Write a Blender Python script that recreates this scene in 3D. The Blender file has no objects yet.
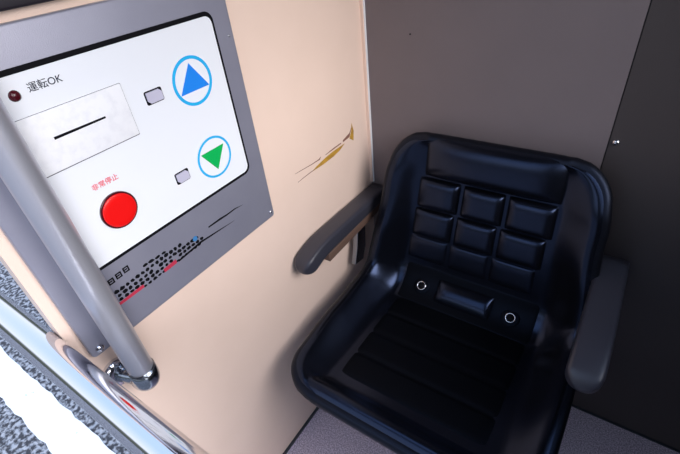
import bpy, bmesh, math, random
from mathutils import Vector, Matrix

random.seed(7)
SC = bpy.context.scene
COL = SC.collection

# ------------------------------------------------------------------ camera
R = ((0.8279399547, -0.2681864414, 0.4925357489),
     (0.5526399130, 0.5395795721, -0.6351717398),
     (-0.0954178069, 0.7980788921, 0.5949500181))
cam_data = bpy.data.cameras.new('camera')
cam = bpy.data.objects.new('camera', cam_data)
COL.objects.link(cam)
m3 = Matrix(R)
cam.matrix_world = Matrix.Translation((0.685, -1.091, 1.5)) @ m3.to_4x4()
cam_data.sensor_fit = 'HORIZONTAL'
cam_data.sensor_width = 36.0
cam_data.lens = 430.0 / 680.0 * 36.0
cam_data.clip_start = 0.01
SC.camera = cam

# ------------------------------------------------------------------ world, light, exposure
world = bpy.data.worlds.new('world')
SC.world = world
world.use_nodes = True
wn = world.node_tree
wn.nodes.clear()
wout = wn.nodes.new('ShaderNodeOutputWorld')
wbg = wn.nodes.new('ShaderNodeBackground')
wgeo = wn.nodes.new('ShaderNodeTexCoord')
wsep = wn.nodes.new('ShaderNodeSeparateXYZ')
wramp = wn.nodes.new('ShaderNodeValToRGB')
wn.links.new(wgeo.outputs['Generated'], wsep.inputs[0])
wn.links.new(wsep.outputs['Z'], wramp.inputs[0])
wramp.color_ramp.elements[0].position = 0.0
wramp.color_ramp.elements[0].color = (0.74, 0.80, 0.92, 1)
wramp.color_ramp.elements[1].position = 0.7
wramp.color_ramp.elements[1].color = (0.50, 0.68, 1.0, 1)
e2 = wramp.color_ramp.elements.new(0.16)
e2.color = (0.10, 0.12, 0.11, 1)
wramp.color_ramp.elements[0].color = (0.07, 0.08, 0.075, 1)
e3 = wramp.color_ramp.elements.new(0.26)
e3.color = (0.80, 0.87, 1.0, 1)
wn.links.new(wramp.outputs[0], wbg.inputs['Color'])
wbg.inputs['Strength'].default_value = 1.4
wn.links.new(wbg.outputs[0], wout.inputs[0])

sun_d = bpy.data.lights.new('sun', 'SUN')
sun_d.energy = 4.5
sun_d.angle = math.radians(55)
sun_d.color = (1.0, 0.96, 0.95)
sun = bpy.data.objects.new('sun', sun_d)
COL.objects.link(sun)
sun.rotation_euler = Vector((0.90, -0.12, 0.42)).to_track_quat('Z', 'Y').to_euler()

SC.view_settings.view_transform = 'Standard'
SC.view_settings.look = 'None'
SC.view_settings.exposure = 0.12
SC.view_settings.gamma = 1.0
SC.view_settings.use_curve_mapping = False

# ------------------------------------------------------------------ materials
def mat(name, col, rough=0.5, metal=0.0, spec=0.5, coat=0.0, bump=None, noise=None, tint=None):
    m = bpy.data.materials.new(name)
    m.use_nodes = True
    nt = m.node_tree
    b = nt.nodes['Principled BSDF']
    b.inputs['Base Color'].default_value = (*col, 1)
    b.inputs['Roughness'].default_value = rough
    b.inputs['Metallic'].default_value = metal
    b.inputs['Specular IOR Level'].default_value = spec
    b.inputs['Coat Weight'].default_value = coat
    if tint:
        b.inputs['Specular Tint'].default_value = (*tint, 1)
    tc = nt.nodes.new('ShaderNodeTexCoord')
    if noise:      # (scale, second colour, lo, hi[, stretch])
        n = nt.nodes.new('ShaderNodeTexNoise')
        n.inputs['Scale'].default_value = noise[0]
        n.inputs['Detail'].default_value = 4
        r = nt.nodes.new('ShaderNodeValToRGB')
        r.color_ramp.elements[0].position = noise[2]
        r.color_ramp.elements[1].position = noise[3]
        r.color_ramp.elements[0].color = (*col, 1)
        r.color_ramp.elements[1].color = (*noise[1], 1)
        src = tc.outputs['Object']
        if len(noise) > 4:
            mp = nt.nodes.new('ShaderNodeMapping')
            mp.inputs['Scale'].default_value = noise[4]
            nt.links.new(src, mp.inputs[0])
            src = mp.outputs[0]
        nt.links.new(src, n.inputs['Vector'])
        nt.links.new(n.outputs['Fac'], r.inputs[0])
        nt.links.new(r.outputs[0], b.inputs['Base Color'])
    if bump:       # (scale, strength, distance)
        n2 = nt.nodes.new('ShaderNodeTexNoise')
        n2.inputs['Scale'].default_value = bump[0]
        n2.inputs['Detail'].default_value = 3
        nt.links.new(tc.outputs['Object'], n2.inputs['Vector'])
        bp = nt.nodes.new('ShaderNodeBump')
        bp.inputs['Strength'].default_value = bump[1]
        bp.inputs['Distance'].default_value = bump[2]
        nt.links.new(n2.outputs['Fac'], bp.inputs['Height'])
        nt.links.new(bp.outputs[0], b.inputs['Normal'])
    return m

M = {}
M['beige'] = mat('beige_wall_laminate', (0.87, 0.665, 0.555), 0.45, bump=(450, 0.25, 0.001), noise=(9, (0.84, 0.64, 0.53), 0.3, 0.75))
M['brown'] = mat('grey_brown_wall_laminate', (0.172, 0.142, 0.150), 0.5, bump=(450, 0.3, 0.001), noise=(6, (0.160, 0.133, 0.141), 0.3, 0.7))
M['brown_shaded'] = mat('shaded_brown_laminate', (0.050, 0.041, 0.042), 0.5, bump=(450, 0.3, 0.001))  # darker copy of the wall brown, with the right side's shade in it
M['seal'] = mat('white_sealant', (0.85, 0.85, 0.87), 0.4)
M['gap'] = mat('black_joint', (0.01, 0.01, 0.012), 0.7)
M['skirting'] = mat('dark_rubber_skirting', (0.03, 0.035, 0.045), 0.5)
M['carpet'] = mat('mauve_speckled_floor', (0.42, 0.33, 0.40), 0.9, bump=(600, 0.8, 0.003), noise=(230, (0.85, 0.72, 0.82), 0.40, 0.62))
M['asphalt'] = mat('asphalt', (0.05, 0.05, 0.06), 0.9, bump=(40, 0.8, 0.02), noise=(45, (0.42, 0.43, 0.47), 0.44, 0.60))
M['white_paint'] = mat('worn_white_road_paint', (0.9, 0.91, 0.93), 0.7, noise=(26, (0.5, 0.5, 0.52), 0.70, 0.76))
M['grey_plate'] = mat('grey_panel_housing', (0.29, 0.29, 0.36), 0.36, metal=0.3, bump=(700, 0.25, 0.0006), noise=(14, (0.27, 0.27, 0.34), 0.35, 0.7))
M['white_face'] = mat('white_face_sheet', (0.86, 0.88, 0.93), 0.3)
M['cover'] = mat('off_white_cover', (0.86, 0.86, 0.89), 0.45, noise=(90, (0.80, 0.80, 0.84), 0.45, 0.7))
M['black'] = mat('black_print', (0.004, 0.004, 0.006), 0.6, spec=0.1)
M['print_and_shadow_dark'] = mat('dark_navy_print_and_shadow', (0.006, 0.008, 0.03), 0.6, spec=0.1)
M['red_print'] = mat('red_print', (0.80, 0.0, 0.04), 0.6, spec=0.1)
M['red_faded'] = mat('faded_red_print', (0.50, 0.03, 0.07), 0.5)
M['blue_print'] = mat('blue_print', (0.05, 0.22, 0.50), 0.5)
M['red_button'] = mat('glossy_red_plastic', (0.86, 0.008, 0.008), 0.25)
M['dark_red'] = mat('dark_red_lens', (0.07, 0.005, 0.01), 0.15)
M['button_grey'] = mat('lilac_grey_button', (0.55, 0.53, 0.66), 0.4)
M['arrow_blue'] = mat('blue_arrow_print', (0.01, 0.24, 0.85), 0.4)
M['ring_blue'] = mat('light_blue_ring_print', (0.01, 0.44, 0.86), 0.4)
M['arrow_green'] = mat('green_arrow_print', (0.0, 0.44, 0.09), 0.4)
M['pole'] = mat('satin_grey_metal_tube', (0.54, 0.54, 0.60), 0.33, metal=0.6, noise=(40, (0.50, 0.50, 0.56), 0.3, 0.7, (1, 1, 0.05)))
M['chrome'] = mat('chrome', (0.72, 0.72, 0.76), 0.09, metal=1.0)
M['chrome_soft'] = mat('brushed_steel', (0.55, 0.55, 0.60), 0.28, metal=1.0)
M['dark_chrome'] = mat('dark_polished_steel', (0.30, 0.33, 0.38), 0.2, metal=1.0)
M['vinyl'] = mat('black_vinyl', (0.003, 0.0033, 0.005), 0.22, spec=0.6, tint=(0.42, 0.56, 1.0), bump=(900, 0.12, 0.0006))
M['vinyl_pad'] = mat('black_grained_vinyl', (0.003, 0.0033, 0.005), 0.25, spec=0.65, tint=(0.42, 0.56, 1.0), bump=(700, 0.3, 0.0008))
M['vinyl_matt'] = mat('dull_black_grained_vinyl', (0.002, 0.0022, 0.003), 0.45, spec=0.14, tint=(0.45, 0.6, 1.0), bump=(500, 0.5, 0.001))
M['flange'] = mat('dull_black_rolled_edge', (0.003, 0.003, 0.004), 0.42, spec=0.35, tint=(0.5, 0.62, 1.0))
M['arm'] = mat('charcoal_armrest_plastic', (0.038, 0.038, 0.052), 0.36, bump=(600, 0.2, 0.0006))
M['arm_under'] = mat('brown_armrest_underside', (0.13, 0.075, 0.055), 0.6)
M['iron'] = mat('black_painted_iron', (0.012, 0.012, 0.014), 0.5)
M['ochre'] = mat('bare_ochre_core', (0.55, 0.30, 0.03), 0.7, noise=(60, (0.42, 0.22, 0.02), 0.4, 0.6))
M['scuff'] = mat('brown_scratch', (0.25, 0.11, 0.08), 0.7)
M['glass'] = mat('dark_window_glass', (0.02, 0.015, 0.02), 0.05)
M['frame'] = mat('black_window_frame', (0.02, 0.016, 0.022), 0.4)
M['dark_ceiling'] = mat('ceiling_panel', (0.12, 0.115, 0.115), 0.6)  # unseen ceiling, coloured dark to cut the fill light

# ------------------------------------------------------------------ helpers
def obj(name, bm, m, parent=None, smooth=False, bevel=None):
    me = bpy.data.meshes.new(name)
    bmesh.ops.recalc_face_normals(bm, faces=bm.faces)
    bm.to_mesh(me)
    bm.free()
    if isinstance(m, (list, tuple)):
        for k in m:
            me.materials.append(k)
    else:
        me.materials.append(m)
    if smooth:
        for p in me.polygons:
            p.use_smooth = True
    o = bpy.data.objects.new(name, me)
    COL.objects.link(o)
    if parent:
        o.parent = parent
        o.matrix_parent_inverse = Matrix.Translation(-Vector(parent.location))
    if bevel:
        md = o.modifiers.new('bevel', 'BEVEL')
        md.width = bevel
        md.segments = 3
        md.limit_method = 'ANGLE'
        for p in me.polygons:
            p.use_smooth = True
    return o

def tag(o, label, cat, group=None):
    o['label'] = label
    o['category'] = cat
    if group:
        o['group'] = group
    return o

def thing(name, label, cat, loc, group=None):
    o = bpy.data.objects.new(name, None)
    o.empty_display_size = 0.05
    COL.objects.link(o)
    o.location = loc
    return tag(o, label, cat, group)

def struct(name, bm, m, parent=None, **k):
    o = obj(name, bm, m, parent, **k)
    if not parent:
        o['kind'] = 'structure'
    return o

def box(bm, lo, hi):
    vs = [bm.verts.new((x, y, z)) for x in (lo[0], hi[0]) for y in (lo[1], hi[1]) for z in (lo[2], hi[2])]
    for f in ((0, 1, 3, 2), (4, 6, 7, 5), (0, 4, 5, 1), (2, 3, 7, 6), (0, 2, 6, 4), (1, 5, 7, 3)):
        bm.faces.new([vs[i] for i in f])
    return bm

def B(lo, hi):
    return box(bmesh.new(), lo, hi)

def prism(bm, pts, axis, a, b):
    """extrude a 2-D outline along an axis; pts are the two remaining coordinates"""
    def mk(p, d):
        if axis == 'x':
            return (d, p[0], p[1])
        if axis == 'y':
            return (p[0], d, p[1])
        return (p[0], p[1], d)
    v0 = [bm.verts.new(mk(p, a)) for p in pts]
    v1 = [bm.verts.new(mk(p, b)) for p in pts]
    n = len(pts)
    bm.faces.new(v0)
    bm.faces.new(v1[::-1])
    for i in range(n):
        j = (i + 1) % n
        bm.faces.new((v0[i], v0[j], v1[j], v1[i]))
    return bm

def rrect(y0, y1, z0, z1, r, n=6):
    pts = []
    for cy, cz, a0 in ((y1 - r, z1 - r, 0), (y0 + r, z1 - r, 90), (y0 + r, z0 + r, 180), (y1 - r, z0 + r, 270)):
        for i in range(n + 1):
            a = math.radians(a0 + 90 * i / n)
            pts.append((cy + r * math.cos(a), cz + r * math.sin(a)))
    return pts

def circle(cy, cz, r, n=48):
    return [(cy + r * math.cos(2 * math.pi * i / n), cz + r * math.sin(2 * math.pi * i / n)) for i in range(n)]

def tube(bm, path, rad, n=24, cap=True):
    path = [Vector(p) for p in path]
    rads = rad if isinstance(rad, (list, tuple)) else [rad] * len(path)
    rings = []
    up = None
    for i, p in enumerate(path):
        d = (path[min(i + 1, len(path) - 1)] - path[max(i - 1, 0)]).normalized()
        if up is None:
            up = d.orthogonal().normalized()
        u = (up - d * up.dot(d)).normalized()
        w = d.cross(u)
        up = u
        rings.append([bm.verts.new(p + rads[i] * (math.cos(2 * math.pi * k / n) * u + math.sin(2 * math.pi * k / n) * w)) for k in range(n)])
    for a, b in zip(rings, rings[1:]):
        for k in range(n):
            bm.faces.new((a[k], a[(k + 1) % n], b[(k + 1) % n], b[k]))
    if cap:
        bm.faces.new(rings[0][::-1])
        bm.faces.new(rings[-1])
    return bm

def lathe(bm, center, axis, prof, n=32):
    """prof: list of (radius, height along axis)"""
    c = Vector(center)
    d = Vector(axis).normalized()
    u = d.orthogonal().normalized()
    w = d.cross(u)
    rings = []
    for r, h in prof:
        if r < 1e-6:
            rings.append([bm.verts.new(c + d * h)])
        else:
            rings.append([bm.verts.new(c + d * h + r * (math.cos(2 * math.pi * k / n) * u + math.sin(2 * math.pi * k / n) * w)) for k in range(n)])
    for a, b in zip(rings, rings[1:]):
        for k in range(n):
            k2 = (k + 1) % n
            if len(a) == 1 and len(b) == 1:
                continue
            if len(a) == 1:
                bm.faces.new((a[0], b[k], b[k2]))
            elif len(b) == 1:
                bm.faces.new((a[k], a[k2], b[0]))
            else:
                bm.faces.new((a[k], a[k2], b[k2], b[k]))
    return bm

def dome_screw(name, c, axis, r, m, parent):
    bm = bmesh.new()
    lathe(bm, c, axis, [(r, 0), (r, r * 0.25), (r * 0.85, r * 0.5), (r * 0.5, r * 0.72), (0, r * 0.8)], 20)
    return obj(name, bm, m, parent, smooth=True)

# ------------------------------------------------------------------ the setting
WE = -0.992      # front edge of the side wall
XR = 1.16        # right wall
HC = 2.05        # ceiling
struct('floor', B((0.0, -1.0, -0.05), (XR, 0.0, 0.0)), M['carpet'])
gb = bmesh.new()
g0 = B((-40, -40, -0.45), (40, 40, -0.40))
struct('ground', g0, M['asphalt'])['label'] = 'grey speckled asphalt outside the cabin'
rl = bmesh.new()
# worn painted band with ragged edges, lying on the asphalt
edge0 = []; edge1 = []
n = 160
for i in range(n + 1):
    x = -5.0 + 8.0 * i / n
    edge0.append((x, -0.968 + random.uniform(-0.006, 0.006)))
    edge1.append((x, -1.125 + random.uniform(-0.006, 0.006)))
prism(rl, edge0 + edge1[::-1], 'z', -0.40, -0.396)
struct('trim_5', rl, M['white_paint'])['label'] = 'worn white painted line on the asphalt'

wl = struct('wall_left', B((-0.03, WE, 0.0), (0.0, 0.0, HC)), M['beige'])
# back wall: a wide panel and a narrower one right of the seam
wb = struct('wall_back', B((-0.03, 0.0, 0.0), (0.6555, 0.03, HC)), M['brown'])
wb2 = struct('panel', B((0.658, 0.0, 0.0), (XR + 0.03, 0.03, HC)), M['brown_shaded'], parent=wb)
struct('joint', B((0.6550, 0.003, 0.0), (0.6585, 0.031, HC)), M['gap'], parent=wb)
bm = B((XR, -1.10, 0.0), (XR + 0.03, 0.0, 1.08))
box(bm, (XR, -1.10, 1.08), (XR + 0.03, -1.02, HC))
box(bm, (XR, -0.10, 1.08), (XR + 0.03, 0.0, HC))
box(bm, (XR, -1.02, 1.98), (XR + 0.03, -0.10, HC))
struct('wall_right', bm, M['brown_shaded'])
bm = B((XR - 0.008, -1.03, 1.065), (XR, -0.09, 1.085))
box(bm, (XR - 0.008, -1.03, 1.975), (XR, -0.09, 1.995))
box(bm, (XR - 0.008, -1.03, 1.085), (XR, -1.01, 1.975))
box(bm, (XR - 0.008, -0.11, 1.085), (XR, -0.09, 1.975))
struct('window_2', bm, M['frame'])['label'] = 'open window in the right wall, black frame'
struct('wall_front_occluder', B((0.80, -1.14, 0.0), (XR + 0.03, -1.10, HC)), M['brown_shaded'])  # unseen wall piece, added to keep front light off the right side
struct('ceiling', B((-0.03, -1.04, HC), (XR + 0.03, 0.03, HC + 0.03)), M['dark_ceiling'])
struct('trim_2', B((0.0, -0.008, 0.735), (0.009, 0.0, HC)), M['beige'])['label'] = 'narrow beige corner moulding'
struct('trim_1', B((0.009, -0.0045, 0.735), (0.0125, 0.0, HC)), M['seal'])['label'] = 'thin white sealant line in the corner between the walls'
struct('baseboard_left', B((0.0, -1.0, 0.0), (0.006, 0.0, 0.012)), M['skirting'])
struct('baseboard_back', B((0.006, -0.007, 0.0), (XR, 0.0, 0.004)), M['skirting'])

# screws in the back wall
dome_screw('screw', (0.671, 0.0, 1.003), (0, -1, 0), 0.0075, M['chrome'], wb)
dome_screw('screw', (0.146, 0.0, 1.215), (0, -1, 0), 0.0022, M['black'], wb)

# gouges in the beige wall that expose the ochre core
def strip_poly(pts, name, m):
    bm = bmesh.new()
    prism(bm, pts, 'x', -0.001, 0.0006)
    return obj(name, bm, m, wl)
g = strip_poly([(-0.305, 0.9270), (-0.250, 0.9230), (-0.200, 0.9230), (-0.165, 0.9270), (-0.137, 0.9365),
                (-0.165, 0.9375), (-0.200, 0.9390), (-0.240, 0.9370), (-0.280, 0.9320)], 'gouge', M['ochre'])
g['label'] = 'ochre core laid bare by the gouge'
strip_poly([(-0.110, 0.940), (-0.090, 0.925), (-0.085, 0.955), (-0.093, 0.982), (-0.098, 0.958)], 'gouge', M['ochre'])
strip_poly([(-0.145, 0.9440), (-0.110, 0.9450), (-0.094, 0.972), (-0.108, 0.957), (-0.145, 0.9500)], 'scratch', M['scuff'])
strip_poly([(-0.370, 0.9550), (-0.300, 0.9470), (-0.262, 0.9440), (-0.256, 0.9510), (-0.266, 0.9475), (-0.300, 0.9490), (-0.370, 0.9558)], 'scratch', M['scuff'])
strip_poly([(-0.235, 0.9450), (-0.195, 0.9440), (-0.155, 0.9440), (-0.155, 0.9470), (-0.195, 0.9480), (-0.235, 0.9462)], 'scratch', M['scuff'])
strip_poly([(-0.365, 0.9270), (-0.335, 0.9275), (-0.300, 0.9270), (-0.270, 0.9260), (-0.300, 0.9290), (-0.335, 0.9290), (-0.365, 0.9280)], 'scratch', M['scuff'])

# window above the control panel
w1 = struct('window_1', prism(bmesh.new(), rrect(-0.99, -0.72, 1.437, 1.95, 0.02), 'x', 0.0, 0.018), M['frame'], bevel=0.004)
obj('pane', prism(bmesh.new(), rrect(-0.975, -0.74, 1.457, 1.93, 0.015), 'x', 0.010, 0.0195), M['glass'], w1)

# ------------------------------------------------------------------ control panel
cp = thing('control_panel', 'grey wall control panel with white face, red button and two arrow symbols', 'control panel', (0, -0.72, 0.90))
T = 0.014
obj('housing', prism(bmesh.new(), rrect(-0.974, -0.4835, 0.902, 1.424, 0.008), 'x', 0.0, T), M['grey_plate'], cp, bevel=0.0025)
obj('gasket', prism(bmesh.new(), rrect(-0.938, -0.5245, 1.049, 1.376, 0.018), 'x', T - 0.002, T + 0.0007), M['black'], cp)
face = obj('face_plate', prism(bmesh.new(), rrect(-0.933, -0.5300, 1.0555, 1.3685, 0.014), 'x', T - 0.001, T + 0.0016), M['white_face'], cp)
FX = T + 0.0016

def on_face(name, pts, m, x0, x1, parent=face, **k):
    return obj(name, prism(bmesh.new(), pts, 'x', x0, x1), m, parent, **k)

cov = on_face('slot_cover', rrect(-0.905, -0.7385, 1.2315, 1.3150, 0.0015), M['cover'], FX, FX + 0.003, cp, bevel=0.0006)
on_face('cover_edge_shadow', rrect(-0.9055, -0.7375, 1.2300, 1.3152, 0.0015), M['print_and_shadow_dark'], FX, FX + 0.0012, cov)  # dark plate showing below and right, painted shadow line of the cover
sl = on_face('slot', [(-0.861, 1.2750), (-0.7805, 1.2755), (-0.7805, 1.2785), (-0.861, 1.2790)], M['black'], FX + 0.002, FX + 0.0034, cov)

# red emergency button with a dark collar
rb = bmesh.new()
lathe(rb, (FX, -0.8225, 1.1300), (1, 0, 0), [(0.0322, 0), (0.0322, 0.003), (0.0315, 0.0035), (0, 0.0035)], 48)
col_ = obj('button_collar', rb, M['dark_red'], cp, smooth=False)
rb = bmesh.new()
lathe(rb, (FX + 0.003, -0.8225, 1.1300), (1, 0, 0), [(0.0292, 0), (0.0292, 0.0015), (0.0280, 0.0022), (0.020, 0.0024), (0, 0.0025)], 48)
obj('emergency_button', rb, M['red_button'], cp, smooth=True)

def ring(cy, cz, ro, ri, m, name):
    bm = bmesh.new()
    lathe(bm, (FX, cy, cz), (1, 0, 0), [(ri, 0), (ri, 0.0005), (ro, 0.0005), (ro, 0), (ri, 0)], 64)
    return obj(name, bm, m, cp)
ring(-0.6050, 1.2750, 0.0432, 0.0375, M['ring_blue'], 'arrow_ring')
ring(-0.6065, 1.1235, 0.0425, 0.0380, M['ring_blue'], 'arrow_ring')
on_face('up_arrow', [(-0.6380, 1.2580), (-0.5720, 1.2580), (-0.6040, 1.3060)], M['arrow_blue'], FX, FX + 0.0005, cp)
on_face('down_arrow', [(-0.6370, 1.1405), (-0.5780, 1.1405), (-0.6070, 1.0960)], M['arrow_green'], FX, FX + 0.0005, cp)

def push(cy, cz, w, h):
    on_face('button_frame', rrect(cy - w / 2 - 0.002, cy + w / 2 + 0.002, cz - h / 2 - 0.002, cz + h / 2 + 0.002, 0.003), M['black'], FX, FX + 0.0008, cp)
    ch = 0.005
    pts = [(cy - w / 2 + ch, cz - h / 2), (cy + w / 2, cz - h / 2), (cy + w / 2, cz + h / 2 - ch), (cy + w / 2 - ch, cz + h / 2), (cy - w / 2, cz + h / 2), (cy - w / 2, cz - h / 2 + ch)]
    on_face('push_button', pts, M['button_grey'], FX + 0.0005, FX + 0.0030, cp)
push(-0.6885, 1.2770, 0.030, 0.0185)
push(-0.6895, 1.1230, 0.027, 0.0185)

bm = bmesh.new()
lathe(bm, (FX, -0.8785, 1.3440), (1, 0, 0), [(0.0075, 0), (0.0070, 0.002), (0.0045, 0.004), (0, 0.005)], 20)
obj('indicator_lamp', bm, M['dark_red'], cp, smooth=True)

def text(body, size, cy, cz, m, parent, x, squash=1.0, rot=0.0, name='lettering', bold=0.0):
    cu = bpy.data.curves.new(name, 'FONT')
    cu.body = body
    cu.size = size
    cu.align_x = 'CENTER'
    cu.align_y = 'CENTER'
    cu.extrude = 0.0002
    cu.offset = bold
    tmp = bpy.data.objects.new(name + '_curve', cu)
    COL.objects.link(tmp)
    bpy.context.view_layer.update()
    dg = bpy.context.evaluated_depsgraph_get()
    me = bpy.data.meshes.new_from_object(tmp.evaluated_get(dg))
    bpy.data.objects.remove(tmp)
    me.materials.clear()
    me.materials.append(m)
    # text plane (x right, y up) -> wall plane seen from +X: right = +Y, up = +Z
    mt = Matrix(((0, 0, 1, x), (1, 0, 0, cy), (0, 1, 0, cz), (0, 0, 0, 1))) @ Matrix.Rotation(rot, 4, 'Z') @ Matrix.Diagonal((squash, 1, 1, 1))
    me.transform(mt)
    o = bpy.data.objects.new(name, me)
    COL.objects.link(o)
    o.parent = parent
    o.matrix_parent_inverse = Matrix.Translation(-Vector(parent.location))
    return o
text('運転OK', 0.0135, -0.8370, 1.3470, M['print_and_shadow_dark'], cp, FX + 0.0003, bold=0.0)
text('非常停止', 0.0115, -0.8230, 1.1830, M['red_print'], cp, FX + 0.0003, squash=1.0, bold=0.0)

# worn notice printed on the lower part of the housing (most of it rubbed away)
def blobs(name, rows, m):
    bm = bmesh.new()
    for (y0, z0, y1, z1, nch, h) in rows:
        for i in range(nch):
            t = (i + 0.5) / nch
            if nch > 4 and random.random() < 0.08:
                continue
            cy = y0 + (y1 - y0) * t
            cz = z0 + (z1 - z0) * t + random.uniform(-0.0004, 0.0004)
            w = (y1 - y0) / nch * random.uniform(0.36, 0.50)
            hh = h * random.uniform(0.45, 0.62)
            pts = []
            for k in range(8):
                a = 2 * math.pi * k / 8 + 0.3
                rr = random.uniform(0.75, 1.15)
                pts.append((cy + w * rr * math.cos(a), cz + hh * rr * math.sin(a)))
            prism(bm, pts, 'x', T, T + 0.0005)
    return obj(name, bm, m, cp)
bm = bmesh.new()
for i in range(4):                 # worn heading characters, each a hollow little box with a stroke
    cy, cz, h = -0.903 + 0.0155 * i, 1.0165 + 0.0018 * i, 0.0058
    for lo, hi in (((-h, -h), (h, -h + 0.0026)), ((-h, h - 0.0026), (h, h)), ((-h, -h), (-h + 0.0026, h)), ((h - 0.0026, -h), (h, h)), ((-h, -0.001), (h * 0.4, 0.0014))):
        box(bm, (T, cy + lo[0], cz + lo[1]), (T + 0.0005, cy + hi[0], cz + hi[1]))
obj('notice_heading', bm, M['black'], cp)
blobs('notice_text', [(-0.915, 0.9930, -0.730, 0.9965, 17, 0.0080),
                      (-0.830, 1.0060, -0.775, 1.0030, 4, 0.0060),
                      (-0.915, 0.9830, -0.700, 0.9870, 19, 0.0075),
                      (-0.915, 0.9740, -0.690, 0.9780, 20, 0.0070),
                      (-0.845, 0.9660, -0.700, 0.9690, 13, 0.0055)], M['black'])
on_face('notice_stroke', [(-0.760, 0.9640), (-0.700, 0.9690), (-0.640, 0.9655), (-0.605, 0.9640), (-0.640, 0.9675), (-0.700, 0.9735), (-0.760, 0.9680)], M['black'], T, T + 0.0005, cp)
on_face('notice_stroke', [(-0.672, 0.9890), (-0.640, 0.9880), (-0.620, 0.9870), (-0.595, 0.9880), (-0.570, 0.9855), (-0.595, 0.9905), (-0.620, 0.9905), (-0.640, 0.9925), (-0.672, 0.9920)], M['black'], T, T + 0.0005, cp)
on_face('notice_underline', [(-0.915, 0.9650), (-0.842, 0.9650), (-0.842, 0.9720), (-0.915, 0.9700)], M['red_faded'], T, T + 0.0006, cp)
on_face('notice_underline', [(-0.795, 0.9640), (-0.765, 0.9650), (-0.765, 0.9740), (-0.795, 0.9720)], M['red_faded'], T, T + 0.0006, cp)
on_face('notice_dot', circle(-0.7100, 0.9870, 0.0058, 12), M['blue_print'], T, T + 0.0006, cp)
for sy, sz in ((-0.4955, 0.9185), (-0.4965, 1.3250)):
    dome_screw('screw', (T, sy, sz), (1, 0, 0), 0.0042 if sz < 1 else 0.0022, M['chrome'] if sz < 1 else M['chrome_soft'], cp)
dome_screw('screw', (T, -0.9580, 0.9160), (1, 0, 0), 0.0080, M['chrome'], cp)

# ------------------------------------------------------------------ handrail in front of the panel
hr = thing('handrail', 'upright grey tubular grab rail with chrome foot, beside the control panel', 'handrail', (0.0, -0.945, 0.82))
PX, PY = 0.060, -0.930
bm = bmesh.new()
tube(bm, [(PX, PY, 0.835), (PX, PY, 1.0), (PX, PY, 1.3), (PX, PY, 1.80)], 0.0220, 36)
obj('pole', bm, M['pole'], hr, smooth=True, bevel=0.0005)
def bracket(z, s, nm):
    bm = bmesh.new()
    path = []
    for i in range(13):
        a = math.radians(90 * i / 12)
        path.append((PX - 0.022 + 0.022 * math.cos(a), PY, z - s * (0.022 * math.sin(a))))
    path = [(PX, PY, z + s * 0.022)] + path + [(0.020, PY - 0.008, z - s * 0.018), (0.004, PY - 0.020, z - s * 0.006)]
    tube(bm, path, [0.0240] * (len(path) - 3) + [0.020, 0.018, 0.018], 28)
    o = obj(nm, bm, M['dark_chrome'], hr, smooth=True)
    bm = bmesh.new()
    lathe(bm, (0.0, PY - 0.022, z - s * 0.004), (1, 0, 0), [(0.031, 0), (0.031, 0.005), (0.028, 0.011), (0.016, 0.011), (0.0, 0.011)], 36)
    obj('wall_flange', bm, M['chrome'], o, smooth=True)
bracket(0.835, 1, 'rail_bracket')
bracket(1.80, -1, 'rail_bracket')

# ------------------------------------------------------------------ chrome gate bar across the entrance
gt = thing('gate_bar', 'polished chrome gate bar crossing low in front of the entrance', 'gate', (0.3, -1.018, 0.0))
GY, GZ = -1.0185, 0.965
bm = bmesh.new()
tube(bm, [(-2.6, GY, GZ), (-0.3, GY, GZ), (0.2, GY, GZ), (0.7, GY, GZ), (1.14, GY, GZ)], 0.0262, 48)
obj('top_tube', bm, M['chrome'], gt, smooth=True)
bm = bmesh.new()
box(bm, (-2.6, GY - 0.019, GZ - 0.087), (1.14, GY - 0.012, GZ - 0.015))
obj('kick_strip', bm, M['chrome_soft'], gt, bevel=0.002)
for x in (-2.6, 1.14):
    bm = bmesh.new()
    tube(bm, [(x, GY, -0.40 if x < 0 else 0.0), (x, GY, GZ + 0.01)], 0.019, 24)
    obj('post', bm, M['chrome_soft'], gt, smooth=True)

# ------------------------------------------------------------------ seat
SX = 0.412                      # centre line of the seat
P0 = Vector((0, -0.050, 0.955)) # top of the backrest
dB = Vector((0, -0.19, -0.982)).normalized()
dS = Vector((0, -0.9985, 0.055)).normalized()
corner = Vector((0, -0.150, 0.462))
# shift corner on the backrest line at that height
tt = (corner.z - P0.z) / dB.z
corner = P0 + dB * tt
ang = dB.angle(dS)
RF = 0.11
tl = RF * math.tan(ang / 2)
A_end = (corner - P0).length - tl
ARC = RF * ang
front_y = -0.650
SEATL = (corner.y - front_y) - tl
TT = A_end + ARC + SEATL
nB = Vector((0, dB.z, -dB.y))
if nB.y > 0:
    nB = -nB
arc_c = P0 + dB * A_end + nB * RF

def spine(t):
    if t <= A_end:
        return P0 + dB * t, nB.copy()
    if t <= A_end + ARC:
        a = (t - A_end) / RF
        # rotate from backrest normal towards seat normal
        ca, sa = math.cos(a), math.sin(a)
        rad = -nB * ca + dB * sa
        return arc_c + rad * RF, -rad
    p = arc_c - (-(-nB * math.cos(ang) + dB * math.sin(ang))) * RF
    nS = -(-nB * math.cos(ang) + dB * math.sin(ang))
    return p + dS * (t - A_end - ARC), nS

def S(s, t, h):
    if t < 0:
        p, nn = P0 + dB * t, nB
    elif t > TT:
        p, nn = spine(TT)
        p = p + dS * (t - TT)
    else:
        p, nn = spine(t)
    return Vector((SX + s, p.y + nn.y * h, p.z + nn.z * h))

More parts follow.
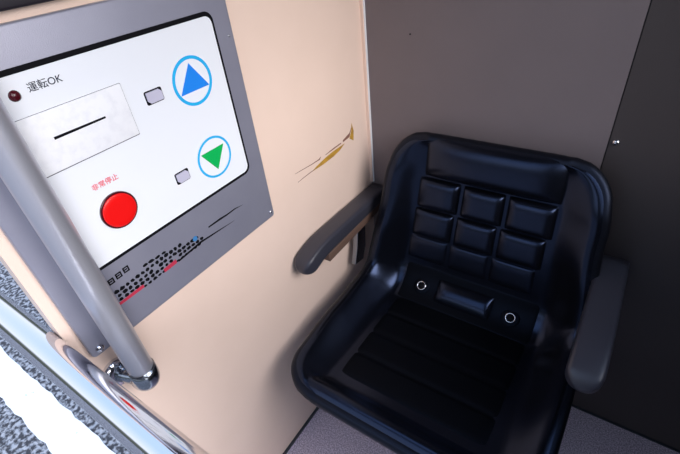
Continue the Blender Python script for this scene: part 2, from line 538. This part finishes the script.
def lerp_tab(tab, t):
    for (a, va), (b, vb) in zip(tab, tab[1:]):
        if t <= b:
            u = max(0.0, min(1.0, (t - a) / (b - a)))
            u = u * u * (3 - 2 * u)
            return va + (vb - va) * u
    return tab[-1][1]

def halfw(t):
    w = lerp_tab([(0, 0.264), (0.16, 0.288), (0.45, 0.318), (0.62, 0.322), (TT, 0.320)], t)
    r = 0.075
    if t < r:
        w -= r - math.sqrt(max(0, r * r - (r - t) ** 2))
    r2 = 0.085
    if t > TT - r2:
        q = t - (TT - r2)
        w -= r2 - math.sqrt(max(0, r2 * r2 - q * q))
    return w

def rimh(t):
    return lerp_tab([(0, 0.020), (0.12, 0.042), (0.32, 0.058), (0.52, 0.074), (0.70, 0.060), (TT, 0.030)], t)

def sm(u):
    u = max(0.0, min(1.0, u))
    return u * u * (3 - 2 * u)

def height(s, t):
    w = halfw(t)
    d = w - abs(s)
    wing = sm(1 - d / 0.105)
    top = sm(1 - t / 0.030) * 0.8
    fr = sm(1 - (TT - t) / 0.070) * 0.9
    k = max(wing, 0)
    e = min(d, TT - t, t + 0.012)
    q = max(0.0, 1 - e / 0.024)
    return rimh(t) * max(k, top, fr) - 0.006 * q * q - 0.018 * max(0.0, 1 - (TT - t) / 0.042) ** 2

seat = thing('vehicle_seat', 'black vinyl bucket seat with quilted backrest and armrests, against the back wall', 'seat', (SX, -0.35, 0.0))

bm = bmesh.new()
NS, NT = 72, 110
rows = []
for j in range(NT + 1):
    # denser rows near the two rounded ends
    v = j / NT
    v = v + 0.06 * math.sin(2 * math.pi * v) * -1
    t = TT * v
    w = halfw(t)
    row = []
    for i in range(NS + 1):
        s = -w + 2 * w * i / NS
        row.append((s, t, bm.verts.new(S(s, t, height(s, t)))))
    rows.append(row)
for a, b in zip(rows, rows[1:]):
    for i in range(NS):
        bm.faces.new((a[i][2], a[i + 1][2], b[i + 1][2], b[i][2]))
# boundary loop, then the rolled flange as its own part
rows = [[(a, b, None) for a, b, c in r_] for r_ in rows]
loop = [r[0] for r in rows] + [rows[-1][i] for i in range(1, NS)] + [r[-1] for r in rows[::-1]] + [rows[0][i] for i in range(NS - 1, 0, -1)]
nl = len(loop)
obj('seat_shell', bm, M['vinyl'], seat, smooth=True)
bm = bmesh.new()
prev = [bm.verts.new(S(l[0], l[1], height(l[0], l[1]))) for l in loop]
outs = []
for k in range(nl):
    a = loop[(k - 2) % nl]
    b = loop[(k + 2) % nl]
    tx, ty = b[0] - a[0], b[1] - a[1]
    L = math.hypot(tx, ty) or 1
    ox, oy = ty / L, -tx / L
    s0, t0 = loop[k][0], loop[k][1]
    if ox * s0 + oy * (t0 - TT / 2) < 0:
        ox, oy = -ox, -oy
    outs.append((ox, oy))
rr = 0.017
prof = [(rr * math.sin(math.radians(a)), -rr + rr * math.cos(math.radians(a))) for a in (20, 40, 60, 80, 100, 125, 150)]
prof += [(rr * 0.35, -0.036), (rr * 0.2, -0.052), (-0.012, -0.056), (-0.035, -0.050)]
for (po, ph) in prof:
    cur = []
    for k in range(nl):
        s0, t0 = loop[k][0], loop[k][1]
        ox, oy = outs[k]
        h0 = height(s0, t0)
        cur.append(bm.verts.new(S(s0 + ox * po, t0 + oy * po, h0 + ph)))
    for k in range(nl):
        k2 = (k + 1) % nl
        bm.faces.new((prev[k], prev[k2], cur[k2], cur[k]))
    prev = cur
obj('edge_flange', bm, M['flange'], seat, smooth=True)

# under-shell so the seat has a closed back and underside
bm = bmesh.new()
rows2 = []
for j in range(0, 41):
    t = 0.02 + (TT - 0.04) * j / 40
    w = halfw(t) - 0.03
    rows2.append([bm.verts.new(S(-w + 2 * w * i / 20, t, min(height(-w + 2 * w * i / 20, t) - 0.040, -0.018))) for i in range(21)])
for a, b in zip(rows2, rows2[1:]):
    for i in range(20):
        bm.faces.new((a[i], a[i + 1], b[i + 1], b[i]))
ush = obj('seat_pan', bm, M['iron'], seat, smooth=True)

def pad(name, s0, s1, t0, t1, hb, ht, m, pw=4.0, ex=0.5, pu=None, ribs=0, n1=26, n2=26, taper=0.0, parent=seat, ribd=0.0035):
    """an upholstered pillow lying on the sheet"""
    bm = bmesh.new()
    g = []
    for j in range(n2 + 1):
        v = -1 + 2 * j / n2
        v = math.copysign(abs(v) ** 0.75, v)
        row = []
        for i in range(n1 + 1):
            u = -1 + 2 * i / n1
            u = math.copysign(abs(u) ** 0.75, u)
            t = (t0 + t1) / 2 + v * (t1 - t0) / 2
            k = 1 + taper * (v + 1) / 2
            s = ((s0 + s1) / 2 + u * (s1 - s0) / 2) * k
            f = (max(0.0, 1 - abs(u) ** (pu or pw)) * max(0.0, 1 - abs(v) ** pw)) ** ex
            h = hb + ht * f
            if ribs:
                h -= ribd * f * (math.cos(math.pi * ribs * (v + 1) / 2) ** 2) ** 12
            row.append(bm.verts.new(S(s, t, max(h, -0.006) if hb >= 0 else h)))
        g.append(row)
    for a, b in zip(g, g[1:]):
        for i in range(n1):
            bm.faces.new((a[i], a[i + 1], b[i + 1], b[i]))
    return obj(name, bm, m, parent, smooth=True)

pad('headrest_pad', -0.184, 0.190, -0.012, 0.108, -0.002, 0.040, M['vinyl_pad'], 3.2, n1=50)
# backrest of quilted squares: three columns, three rows
cols = [(-0.194, -0.070), (-0.062, 0.054), (0.062, 0.184)]
for r, (t0, t1, ht) in enumerate([(0.113, 0.209, 0.026), (0.213, 0.306, 0.022), (0.310, 0.392, 0.009)]):
    for (s0, s1) in cols:
        pad('backrest_square', s0 - 0.007 * r, s1 - 0.007 * r, t0, t1, -0.002, ht, M['vinyl_pad'], 5.0, taper=0.02)
# ribbed cushion insert and lumbar roll between the two bolts
pad('cushion_insert', -0.205, 0.205, A_end + ARC * 0.80, TT - 0.085, -0.003, 0.008, M['vinyl_matt'], 9.0, ribs=4, n1=40, n2=120)
tb = A_end + ARC * 0.50
pad('crease_shade_pad', -0.215, 0.212, A_end + ARC * 0.02, A_end + ARC * 0.86, -0.003, 0.006, M['vinyl_matt'], 9.0, n1=40, n2=40)  # dull black pad added to darken the crease like a shaded recess
pad('lumbar_roll', -0.094, 0.084, tb - 0.050, tb + 0.030, -0.004, 0.028, M['vinyl'], 2.0, pu=8.0, n1=60)
for s in (-0.142, 0.138):
    p, nn = spine(tb)
    c = S(s, tb - 0.006, 0.003)
    bm = bmesh.new()
    lathe(bm, c, nn, [(0.027, -0.004), (0.026, 0.001), (0.023, 0.003), (0.013, 0.003), (0, 0.003)], 36)
    w_ = obj('washer', bm, M['vinyl_matt'], seat, smooth=True)
    bm = bmesh.new()
    lathe(bm, c, nn, [(0.0105, 0.003), (0.0118, 0.006), (0.0138, 0.0065), (0.0148, 0.004)], 32)
    obj('bolt_ring', bm, M['chrome'], w_, smooth=True)
    bm = bmesh.new()
    lathe(bm, c, nn, [(0.0105, 0.003), (0.0100, 0.0045), (0, 0.0045)], 24)
    obj('bolt_head', bm, M['black'], w_, smooth=True)

# pedestal
bm = bmesh.new()
prism(bm, [(-0.40, 0.0), (-0.10, 0.0), (-0.17, 0.425), (-0.40, 0.425)], 'x', SX - 0.16, SX + 0.16)
obj('pedestal', bm, M['iron'], seat, bevel=0.006)

# armrests
def armrest(x0, x1, dz, dy, ln):
    # lofted bar: flat top, rounded edges, drooping rounded front end
    bm = bmesh.new()
    hw = (x1 - x0) / 2
    xc = (x0 + x1) / 2
    LEN = ln - 0.015
    rings = []
    N = 30
    K = 36
    for i in range(N + 1):
        q = LEN * math.sin(math.pi / 2 * i / N) ** 0.9 if i else 0.0
        u = q / LEN
        droop = 0.0
        if q > ln - 0.14:
            droop = 0.040 * ((q - (ln - 0.14)) / 0.14) ** 2.0
        e = max(0.0, (q - (LEN - 0.036)) / 0.036)
        f = math.sqrt(max(0.0, 1 - e * e))
        th = (0.024 + 0.004 * min(1, u)) * max(0.04, f)
        w = hw * max(0.04, f)
        sl = math.atan2(2 * 0.040 * max(0.0, q - (ln - 0.14)) / 0.14 ** 2, 1) * 0.8
        cy = -0.008 - q + dy
        cz = 0.661 + dz - droop - 0.014 * (1 - u)
        ring = []
        for k in range(K):
            a = 2 * math.pi * k / K
            ca, sa = math.cos(a), math.sin(a)
            px = w * math.copysign(abs(ca) ** 0.38, ca)
            pz = th * math.copysign(abs(sa) ** 0.38, sa)
            ring.append(bm.verts.new((xc + px, cy - pz * math.sin(sl), cz + pz * math.cos(sl))))
        rings.append(ring)
    for a_, b_ in zip(rings, rings[1:]):
        for k in range(K):
            bm.faces.new((a_[k], a_[(k + 1) % K], b_[(k + 1) % K], b_[k]))
    bm.faces.new(rings[0])
    bm.faces.new(rings[-1][::-1])
    a = obj('armrest', bm, M['arm'], seat, smooth=True)
    xm = (x0 + x1) / 2
    bm = bmesh.new()
    box(bm, (xm - 0.029, -0.355 + dy, 0.603 + dz), (xm + 0.029, -0.03, 0.632 + dz))
    obj('armrest_base', bm, M['arm_under'], a, bevel=0.002)
    bm = bmesh.new()
    prism(bm, [(-0.200, 0.52), (-0.150, 0.51), (-0.130, 0.56), (-0.120, 0.615 + dz), (-0.165, 0.615 + dz), (-0.180, 0.58)], 'x', xm - 0.009, xm + 0.009)
    obj('armrest_bracket', bm, M['dark_chrome'], a, bevel=0.002)
armrest(0.003, 0.064, 0.061, 0.0, 0.462)
armrest(0.712, 0.783, 0.040, -0.03, 0.425)
